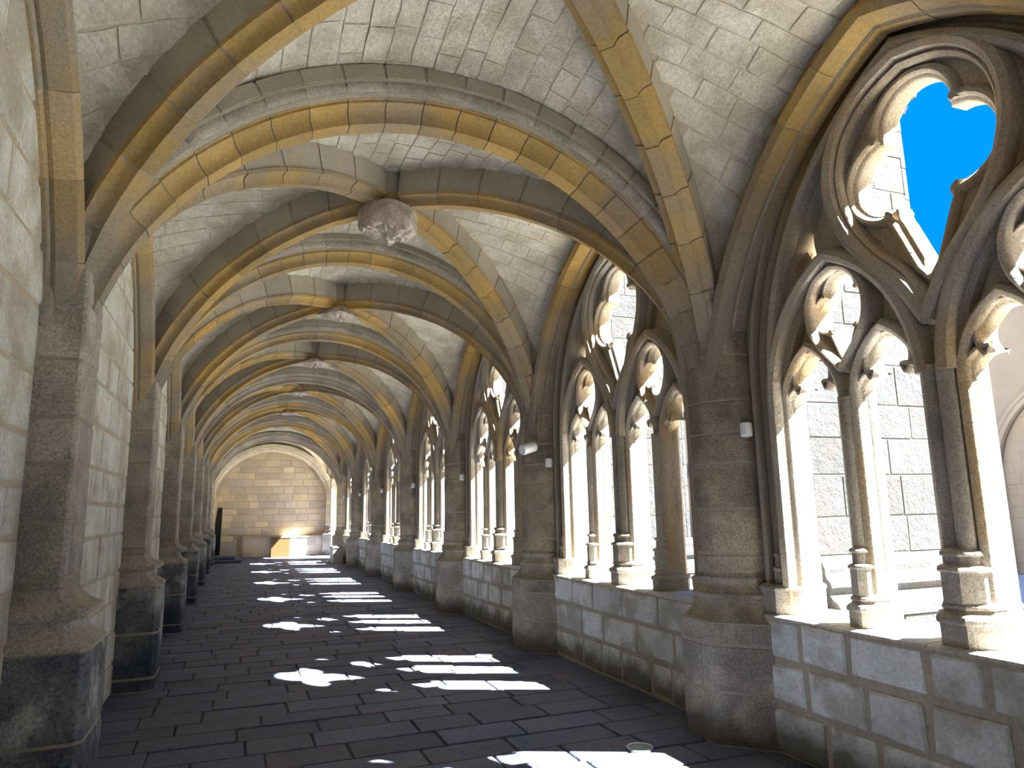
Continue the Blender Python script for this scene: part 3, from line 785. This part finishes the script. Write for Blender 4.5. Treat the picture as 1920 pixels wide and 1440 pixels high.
BOSSTXT = {0: 'large rounded keystone boss carved with a tangled figure', 1: 'diamond-shaped keystone boss with carved foliage, second along the vault',
           2: 'wide diamond keystone boss with pierced leaf carving, third along the vault', 3: 'six-sided keystone boss beyond the dull grey arch',
           4: 'small round-edged keystone boss, fifth along the vault', 5: 'small flat keystone boss, sixth along the vault', 6: 'tiny pale keystone boss nearest the end wall'}
def diag_end(sx, sy): return Vector((sx*HX, sy*HY, 0)).normalized()
for j in BAYS[1:]:
    yc = PY(j)+BAY/2
    D = root('diagonal_ribs', 'crossed diagonal ribs of the %s vault bay, ochre edge under a tall grey flank' % (ORD[j] if j >= 0 else 'nearest overhead'), 'ribs', (XC, yc, 0), 'crossed ribs of the vault bays')
    mats = [M_GOLD if j < 6 else M_PALE, M_RIBSIDE if j < 6 else M_PALE]
    for sx in (-1, 1):
        for sy in (-1, 1):
            e1 = diag_end(sx, sy); e3 = Vector((-e1.y, e1.x, 0))
            path = []
            for i in range(31):
                a = math.radians(5)+(math.radians(86.8)-math.radians(5))*i/30
                path.append((DA*math.cos(a), DZ+DB*math.sin(a)))
            arch_voussoirs(D, path, DPROF, O0, e1, e3, 9, mats, DMAT, 'voussoir', 2, rnd=random.Random(j*9+sx*2+sy), joined=j > 3, nsgn=-1)
    cr = MB(); v = []; NS = 8
    for z, r in ((4.36, .15), (4.39, .17), (4.46, .175), (4.50, .165), (4.78, .165)):
        v += [(r*math.cos(2*PI*(i+.5)/NS), r*math.sin(2*PI*(i+.5)/NS), z) for i in range(NS)]
    cr.add(v, [(a*NS+i, a*NS+(i+1) % NS, (a+1)*NS+(i+1) % NS, (a+1)*NS+i) for a in range(4) for i in range(NS)]+[tuple(range(NS))[::-1]],
           [0]*(NS*3)+[1]*NS+[0])
    obj('crown_block', cr, mats, D)
    if j < 0: continue
    # carved boss under the crown
    B = root('keystone_boss', BOSSTXT[j], 'boss', (XC, yc, 4.37))
    mb = MB(); n = 40; v = []; f = []
    rad = [.27, .27, .29, .25, .24, .24, .24][j]; dep = [.19, .07, .05, .05, .05, .05, .04][j]
    NR = 12; NA = 56 if j < 3 else 28
    for r in range(NR+1):
        for a in range(NA):
            t = 2*PI*a/NA; q = r/NR
            if j == 0: R = rad*(1+.05*math.sin(3*t+1)+.03*math.sin(7*t))*(math.sin(q*PI/2)**.8/max(q, .01) if q > 0 else 1); z = -.03-dep*(max(0, 1-q**3.2)**.5)
            elif j in (1, 2): R = rad*0.86/max(abs(math.cos(t)), abs(math.sin(t)))**0.0/(abs(math.cos(t))+abs(math.sin(t)))**0.9*1.25; z = -dep-0.02*math.cos(q*PI/2)
            else:
                s = PI/3; R = rad*math.cos(s/2)/math.cos((t % s)-s/2); z = -dep
            R *= q
            x, yv = R*math.cos(t), R*math.sin(t)
            if j == 0:
                nzv = noise.noise(Vector((x*13, yv*13, 3)))+.6*noise.noise(Vector((x*28, yv*28, 9)))
                z += -0.05*nzv*(1 if q < .98 else 0); z -= .02*math.sin(14*x+20*yv*noise.noise(Vector((x*5, yv*5, 0))))
            elif q < .93:
                z += -.018*abs(math.sin(4*t))*math.sin(PI*min(1, q*1.1))*2-.012*noise.noise(Vector((x*45, yv*45, j)))
            v.append((x, yv, z))
    for r in range(NR):
        for a in range(NA):
            b2 = (a+1) % NA; f.append((r*NA+a, (r+1)*NA+a, (r+1)*NA+b2, r*NA+b2))
    o_ = len(v)
    rim = [v[NR*NA+a] for a in range(NA)]
    v += [(x*.97, y_*.97, (z+0.035 if j else .01)) for x, y_, z in rim]+[(x*.70, y_*.70, .03) for x, y_, z in rim]
    for a in range(NA):
        b2 = (a+1) % NA; f += [(NR*NA+a, o_+a, o_+b2, NR*NA+b2), (o_+a, o_+NA+a, o_+NA+b2, o_+b2)]
    obj('carving', mb.add(v, f), M_BOSS, B, True)

# ================================================================== PIERS
def ring_levels(levels, plan):
    """stack plan(e) outlines at (z,e) levels"""
    v = []; n = None
    for z, e in levels:
        p = plan(e); n = len(p); v += [(x, y, z) for x, y in p]
    f = [(i*n+q, i*n+(q+1) % n, (i+1)*n+(q+1) % n, (i+1)*n+q) for i in range(len(levels)-1) for q in range(n)]
    f += [tuple(range(n))[::-1], tuple((len(levels)-1)*n+q for q in range(n))]
    return MB().add(v, f)
def shaftR(e): return [(3.22-e, -.09-e*.4), (3.22-e, .09+e*.4), (3.385-e*.6, .29+e), (3.50, .30+e), (3.50, -.30-e), (3.385-e*.6, -.29-e)]
def plinthR(e): return [(3.10-e, -.17-e*.4), (3.10-e, .19+e*.4), (3.385-e*.6, .46+e), (3.50, .47+e), (3.50, -.47-e), (3.385-e*.6, -.46-e)]
def lerpR(t, e=0): return [(a[0]+(b[0]-a[0])*t, a[1]+(b[1]-a[1])*t) for a, b in zip(plinthR(e), shaftR(e))]
def clip_y(poly, c, keep):
    out = []
    for a, b in zip(poly, poly[1:]+poly[:1]):
        ia, ib = (a[1]-c)*keep >= 0, (b[1]-c)*keep >= 0
        if ia: out.append(a)
        if ia != ib:
            t = (c-a[1])/(b[1]-a[1]); out.append((a[0]+(b[0]-a[0])*t, c))
    return out
def course_set(parent, zs, plan, mat, gap=.006, rnd=RND, name='stone'):
    for n, (a, b) in enumerate(zip(zs, zs[1:])):
        q = rnd.uniform(-.001, .004); c = rnd.choice((-.11, -.05, .06, .12))
        lv = [(a+gap, q-.007), (a+gap+.009, q), (b-gap-.009, q), (b-gap, q-.007)]
        if n % 2 == 0 or b-a < .2: obj(name, ring_levels(lv, plan), mat, parent)
        else:
            for s in (-1, 1):
                obj(name, ring_levels(lv, lambda e: clip_y(plan(e), c+s*.005, s)), mat, parent)
RTXT = {0: 'nearest right-hand stone pier, full height beside the near window', 1: 'second right-hand stone pier, carrying the white projector and conduit',
        2: 'third right-hand stone pier along the parapet', 3: 'fourth right-hand stone pier along the parapet', 4: 'fifth right-hand stone pier along the parapet',
        5: 'sixth right-hand stone pier along the parapet', 6: 'seventh right-hand stone pier, beside the open doorway', 7: 'half pier at the right corner of the end wall', -1: 'right-hand stone pier behind the viewer', -2: 'far right-hand stone pier behind the viewer'}
LTXT = {0: 'nearest left-hand stone pier with black damp stains and a moulded base', 1: 'second left-hand stone pier with a blue-grey plinth', 2: 'third left-hand stone pier from the viewer',
        3: 'fourth left-hand stone pier from the viewer', 4: 'fifth left-hand stone pier from the viewer', 5: 'sixth left-hand stone pier from the viewer', 6: 'seventh left-hand stone pier, by the black panel', 7: 'half pier at the left corner of the end wall',
        -1: 'left-hand stone pier beside the viewer', -2: 'far left-hand stone pier behind the viewer'}
def stackR(e): return lerpR(1, e)
for k in KS:
    if k == -2: continue
    rnd = random.Random(k*3+11)
    y = PY(k) if k < 7 else PY(k)-0.2
    P_ = root('stone_pier', RTXT[k], 'pillar', (0, y, 0))
    core = ring_levels([(-.1, -.003), (.80, -.003)], plinthR); c2 = ring_levels([(.80, -.003), (2.93, -.003)], shaftR); core.add(c2.v, c2.f)
    core.v = [(min(x, 3.49), yy, z) for x, yy, z in core.v]
    obj('mortar', core, M_MORTAR, P_)
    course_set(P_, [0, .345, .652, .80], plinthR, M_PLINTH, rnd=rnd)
    # splayed base mouldings
    lv = []
    for i in range(7):
        t = i/6; lv.append((.80+.15*t, t))
    v = []; seq = [(z, 1-(1-t)**2.2*1.0) for z, t in lv]
    pts = [(z, lerpR(0.72*s)) for z, s in seq]
    for i in range(6):
        a = PI*i/5; pts.append((.955+.035*(.5-.5*math.cos(a)), lerpR(.72+.03*i/5, .018*math.sin(a))))
    for i in range(5):
        t = i/4; pts.append((1.0+.07*t, lerpR(.76+.16*math.sin(t*PI/2), -.012*math.sin(PI*t))))
    for i in range(6):
        a = PI*i/5; pts.append((1.07+.03*(.5-.5*math.cos(a)), lerpR(.93+.03*i/5, .012*math.sin(a))))
    pts.append((1.12, lerpR(1.0)))
    n = 6; v = [(x, yy, z) for z, pl in pts for x, yy in pl]
    f = [(i*n+q, i*n+(q+1) % n, (i+1)*n+(q+1) % n, (i+1)*n+q) for i in range(len(pts)-1) for q in range(n)]+[tuple(range(n))[::-1], tuple((len(pts)-1)*n+q for q in range(n))]
    obj('base_moulding', MB().add(v, f), M_PLINTH, P_, True)
    course_set(P_, [1.12, 1.256, 1.572, 1.906, 2.122, 2.363, 2.70, 2.94], shaftR, M_PIER if k < 6 else M_PALE, rnd=rnd)
    # left pier
    y = PY(k) if k < 7 else PY(k)-0.2
    Q = root('stone_pier', LTXT[k], 'pillar', (0, y, 0))
    sh = lambda e: [(-1.10, .23+e), (-1.10, -.23-e), (-.828+e, -.23-e), (-.812+e, -.212-e), (-.812+e, .212+e), (-.828+e, .23+e)]
    blk = lambda e: [(-1.10, .30+e), (-1.10, -.30-e), (-.70+e, -.29-e), (-.662+e, -.25-e), (-.662+e, .25+e), (-.70+e, .29+e)]
    mid = lambda t, e=0: [(a[0]+(b[0]-a[0])*t, a[1]+(b[1]-a[1])*t) for a, b in zip(blk(e), sh(e))]
    core = ring_levels([(-.1, -.003), (.95, -.003)], blk); c2 = ring_levels([(.95, -.003), (2.93, -.003)], sh); core.add(c2.v, c2.f)
    obj('mortar', core, M_MORTAR, Q)
    mt = M_LPIER if k < 7 else M_PALE
    course_set(Q, [0, .12, .52, .95], blk, M_LBLOCK, rnd=rnd)
    pts = [(z, mid(t)) for z, t in ((.95, 0), (.962, 0), (.975, .12), (1.0, .42), (1.03, .62), (1.06, .70), (1.085, .70), (1.094, .60), (1.10, .30), (1.112, .20), (1.135, .20), (1.148, .28),
           (1.158, .50), (1.18, .72), (1.20, .86), (1.23, .97), (1.24, 1))]
    v = [(x, yy, z) for z, pl in pts for x, yy in pl]
    f = [(i*n+q, i*n+(q+1) % n, (i+1)*n+(q+1) % n, (i+1)*n+q) for i in range(len(pts)-1) for q in range(n)]+[tuple(range(n))[::-1], tuple((len(pts)-1)*n+q for q in range(n))]
    obj('base_moulding', MB().add(v, f), mt, Q, True)
    course_set(Q, [1.24, 1.30, 1.583, 1.877, 2.12, 2.433, 2.76, 2.94], sh, mt, rnd=rnd)

# ================================================================== OUTSIDE
BT = {-1: 'sunlit granite buttress outside the window beside the viewer', 0: 'tall sunlit granite buttress seen through the nearest window', 1: 'sunlit granite buttress filling the second window',
      2: 'sunlit granite buttress outside the third window', 3: 'sunlit granite buttress outside the fourth window', 4: 'sunlit granite buttress outside the fifth window',
      5: 'sunlit granite buttress outside the sixth window', 6: 'sunlit granite buttress outside the seventh window, by the doorway', 7: 'buttress at the end wall'}
for k in KS[1:]:
    B = root('buttress', BT[k], 'buttress', (0, PY(k), 0)); rnd = random.Random(k+90)
    c = MB(); x1 = 5.30
    c.box(3.95, x1-.006, -.349, .349, 0.98, 4.95); c.box(3.95, x1+.17, -.50, .50, -.1, .80)
    obj('mortar_core', c, M_OUTJ, B)
    near = k <= 1; st = MB()
    def put(mb):
        if near: obj('block', mb, M_OUT, B)
    def stones(W_, H_, o, ex, en, hs, ws):
        for (x, z, w, h) in courses(W_, H_, hs, ws, rnd):
            if near: obj('block', block(MB(), o+ex*x+Z3*z, ex, Z3, en, w, h, .05, .005, .003, .003, rnd=rnd), M_OUT, B)
            else: block(st, o+ex*x+Z3*z, ex, Z3, en, w, h, .05, .005, .003, .003, rnd=rnd)
    stones(x1-3.95, 3.75, Vector((3.95, -.352, 1.22)), X3, -Y3, (.26, .34), (.34, .62))
    stones(.72, 3.75, Vector((x1, -.36, 1.22)), Y3, X3, (.26, .34), (.34, .4))
    stones(x1-3.95+.2, .80, Vector((3.95, -.52, 0.0)), X3, -Y3, (.24, .3), (.34, .62))
    if not near: obj('blocks', st, M_OUT, B, kind='stuff')
    prof = [(.80, .17), (.86, .17), (.90, .15), (.93, .10), (.96, .075), (.98, .085), (1.01, .10), (1.04, .095), (1.07, .06), (1.10, .05), (1.14, .05), (1.18, .03), (1.22, .0)]
    pl = lambda e: [(3.93, -.36-e), (x1+e, -.36-e), (x1+e, .36+e), (3.93, .36+e)]
    obj('base_moulding', ring_levels(prof, pl), M_OUT, B)
    cap = ring_levels([(4.93, .0), (4.96, .03), (5.02, .05), (5.06, .04), (5.09, .10), (5.18, .12), (5.22, .10), (5.42, -.12)], pl)
    obj('cap_moulding', cap, M_OUT, B)

# building across the courtyard
H_ = root('building', 'plastered building with an arched recess across the courtyard', 'building', (16, 0, 0))
b = MB(); b.box(0.05, 3, -14, 40, -0.3, 7.0); obj('wall', b, M_PLASTER, H_)
b = MB(); b.box(-.2, .2, -14, 40, 7.0, 7.25); obj('cornice', b, M_OUT, H_)
rnd = random.Random(3)
for i in range(5):
    yc = 9.6+6.1*(i-2)
    m_ = MB(); sweep(m_, pointed(1.5, 2.1, 4.0, 12, 0, 0.0), [(0.0, -.02), (.0, .06), (-.0, -.12), (.07, -.16), (.14, -.10), (.2, -.12), (.24, .06)], O0, Y3, X3)
    m_.v = [(x, y+yc, z) for x, y, z in m_.v]; obj('arch_moulding', m_, M_PLASTER, H_)
    infill = MB()
    for (x, z, w, h) in courses(2.9, 3.4, (.2, .26), (.3, .5), rnd):
        if z > 2.1 and abs(x+w/2-1.45) > 1.45*(1-(z-2.1)/1.9)**.6: continue
        block(infill, Vector((0.045, yc-1.45+x, z)), Y3, Z3, -X3, w, h, .04, .008, .005, .005, rnd=rnd)
    obj('infill_blocks', infill, M_PLASTER, H_, kind='stuff')

# ================================================================== FITTINGS
def tube(mb, pts, r, n=8):
    v = []; f = []; N = len(pts)
    for i, p in enumerate(pts):
        p = Vector(p); d = (Vector(pts[min(i+1, N-1)])-Vector(pts[max(i-1, 0)])).normalized()
        a = d.orthogonal().normalized(); b = d.cross(a)
        v += [p+(a*math.cos(2*PI*q/n)+b*math.sin(2*PI*q/n))*r for q in range(n)]
    for i in range(N-1):
        for q in range(n): f.append((i*n+q, i*n+(q+1) % n, (i+1)*n+(q+1) % n, (i+1)*n+q))
    f += [tuple(range(n))[::-1], tuple((N-1)*n+q for q in range(n))]
    return mb.add(v, f)
def lathe(mb, prof, c=(0, 0, 0), axis=Z3, n=20):
    ax = Vector(axis).normalized(); a = ax.orthogonal().normalized(); b = ax.cross(a); c = Vector(c); v = []
    for r, h in prof: v += [c+ax*h+(a*math.cos(2*PI*q/n)+b*math.sin(2*PI*q/n))*r for q in range(n)]
    f = [(i*n+q, i*n+(q+1) % n, (i+1)*n+(q+1) % n, (i+1)*n+q) for i in range(len(prof)-1) for q in range(n)]
    return mb.add(v, f)

ST = {0: 'nearest', 1: 'second', 2: 'third', 3: 'fourth', 4: 'fifth', 5: 'sixth', 6: 'farthest'}
for k in range(0, 7):
    y = PY(k)-0.335; S_ = root('sensor', 'small white sensor clipped to the near side of the %s right-hand pier' % ST[k], 'sensor', (3.40, y, 2.135), 'white sensors on the right-hand piers')
    m_ = MB(); lathe(m_, [(0.0, -.048), (.038, -.048), (.042, -.042), (.042, .040), (.038, .045), (.0, .045)], (0, 0, 0), (0.10, 0.12, 1.0), 18)
    obj('housing', m_, M_WHITE, S_, True)
    m_ = MB(); tube(m_, [(0.02, 0.0, 0.0), (.035, .04, .0)], .010); obj('bracket', m_, M_STEEL, S_)
    m_ = MB(); tube(m_, [(.02, .0, .03), (.03, .02, .05), (.045, .03, .03), (.04, .02, -.05), (.03, .015, -.085), (.04, .03, -.10), (.06, .035, -.08)], .004, 6); obj('cable', m_, M_CABLE, S_)
# projector and conduit on the second pier
y1_ = PY(1)
P_ = root('projector', 'white cylindrical projector on the second right-hand pier', 'lamp', (3.25, y1_-0.22, 2.33))
ax = Vector((-0.75, -0.25, -0.22)).normalized()
m_ = MB(); lathe(m_, [(0, -.02), (.055, -.02), (.060, -.015), (.060, .17), (.056, .18), (.0, .18)], (0, 0, 0), ax); obj('housing', m_, M_WHITE, P_, True)
m_ = MB(); lathe(m_, [(0, -.024), (.047, -.024), (.047, -.0205), (0, -.0205)], (0, 0, 0), ax); obj('end_cap', m_, M_LENS, P_)
m_ = MB(); tube(m_, [(0.0, 0.0, 0.0), (.04, .06, .02), (.05, .10, .02)], .012); obj('bracket', m_, M_STEEL, P_)
m_ = MB(); tube(m_, [(.02, .0, -.01), (.06, -.03, .0), (.10, -.02, .03)], .004, 6); obj('cable', m_, M_CABLE, P_)
C_ = MB(); tube(C_, [(3.325, y1_-.235, 2.38), (3.325, y1_-.235, 2.75), (3.33, y1_-.24, 3.02)], .009)
cd = obj('conduit', C_, M_PIPE, None, True); cd['label'] = 'thin metal conduit running down the second right-hand pier to the projector'; cd['category'] = 'pipe'
for (x, y), tx in zip(DR, ('nearest, half in the big sunlit patch', 'farther, beside the second pier')):
    F_ = root('floor_lamp_cover', 'round steel-rimmed lamp set in the floor, %s' % tx, 'floor light', (x, y, 0), 'round lights set in the floor')
    m_ = MB(); lathe(m_, [(.095, 0.0), (.095, .013), (.09, .016), (.074, .014), (.07, .006)], (0, 0, 0), Z3, 28); obj('rim', m_, M_STEEL, F_, True)
    m_ = MB(); lathe(m_, [(.072, .010), (.03, .011), (0, .0112)], (0, 0, 0), Z3, 28); obj('cover', m_, M_GLASS, F_, True)

# ---- things at the far end
yE = YEND-0.21
O_ = root('wooden_box', 'orange slatted wooden box with a dark top against the end wall', 'box', (1.55, yE-0.42, 0))
b = MB(); b.box(-.32, .32, .01, .40, .02, .69); obj('body', b, M_DARKWOOD, O_)
for i in range(9):
    x = -.335+i*.0744; b = MB(); b.box(x+.003, x+.072, -.008, .012, .0, .70); obj('slat', b, M_ORANGE, O_)
b = MB(); b.box(-.345, .345, -.02, .42, .70, .735); obj('top_board', b, M_DARKWOOD, O_, label='dark top board')
b = MB(); b.box(-.33, .33, .0, .40, 0, .02); obj('plinth', b, M_DARKWOOD, O_)
K_ = root('black_panel', 'tall narrow black panel standing by the left wall near the end', 'panel', (-.66, 28.2, 0.0))
b = MB(); b.v = []; b.add([(-.10, 0, .2), (.10, 0, .17), (.13, 0, 1.88), (-.04, 0, 1.86), (-.10, 0, 1.3), (-.10, .04, .2), (.10, .04, .17), (.13, .04, 1.88), (-.04, .04, 1.86), (-.10, .04, 1.3)],
    [(0, 1, 2, 3, 4), (9, 8, 7, 6, 5), (0, 5, 6, 1), (1, 6, 7, 2), (2, 7, 8, 3), (3, 8, 9, 4), (4, 9, 5, 0)]); obj('board', b, M_BLACK, K_)
b = MB(); b.box(-.09, .09, -.10, .14, 0, .18); obj('foot', b, M_BLACK, K_)
m_ = MB(); tube(m_, [(-.17, -.2, 1.08), (-.14, -.2, .95), (-.09, -.2, .72), (-.05, -.2, .66)], .016); tube(m_, [(-.15, -.2, .64), (-.02, -.2, .62)], .014); tube(m_, [(-.05, -.2, .66), (-.05, -.12, .60), (-.05, -.05, .60), (-.05, .0, .60)], .012)
obj('handle', m_, M_BLACK, K_, True)
T_ = root('stone_trough', 'pale stone trough box beside the black panel at the far left', 'trough', (-.27, 27.6, .20))
b = MB()
b.box(-.24, .26, 0, .8, .0, .05); b.box(-.24, .26, 0, .06, .05, .46); b.box(-.24, .26, .74, .8, .05, .46); b.box(-.24, -.18, .06, .74, .05, .46); b.box(.20, .26, .06, .74, .05, .46)
obj('basin', b, stone_mat('pale_trough_stone', (.45, .38, .32), (.52, .46, .38), None, 0, 3, .2, .3, 0), T_)
S_ = root('stone_steps', 'low worn stone steps at the foot of the last left pier', 'steps', (-.6, 26.3, 0))
b = MB(); block(b, Vector((-.38, 0, 0)), X3, Z3, -Y3, 1.15, .10, 2.1, .02, .01, 0); b.box(-.37, .76, .01, 2.08, .0, .095); obj('step', b, M_FLOOR, S_)
b = MB(); block(b, Vector((-.38, .35, .095)), X3, Z3, -Y3, .95, .10, 1.7, .02, .01, 0); b.box(-.37, .56, .36, 2.05, .095, .198); obj('step', b, M_FLOOR, S_)
X_ = root('stone_chest', 'small grey stone chest against the seventh right-hand pier', 'chest', (3.07, 24.0, 0))
b = MB(); b.box(-.15, .16, 0, .9, 0, .48); obj('body', b, M_SILL, X_)
b = MB(); b.box(-.17, .18, -.02, .92, .48, .52); obj('lid', b, M_DIM, X_)
print('objects', len(bpy.data.objects), 'tris', sum(len(o.data.polygons) for o in bpy.data.objects if o.type == 'MESH'))
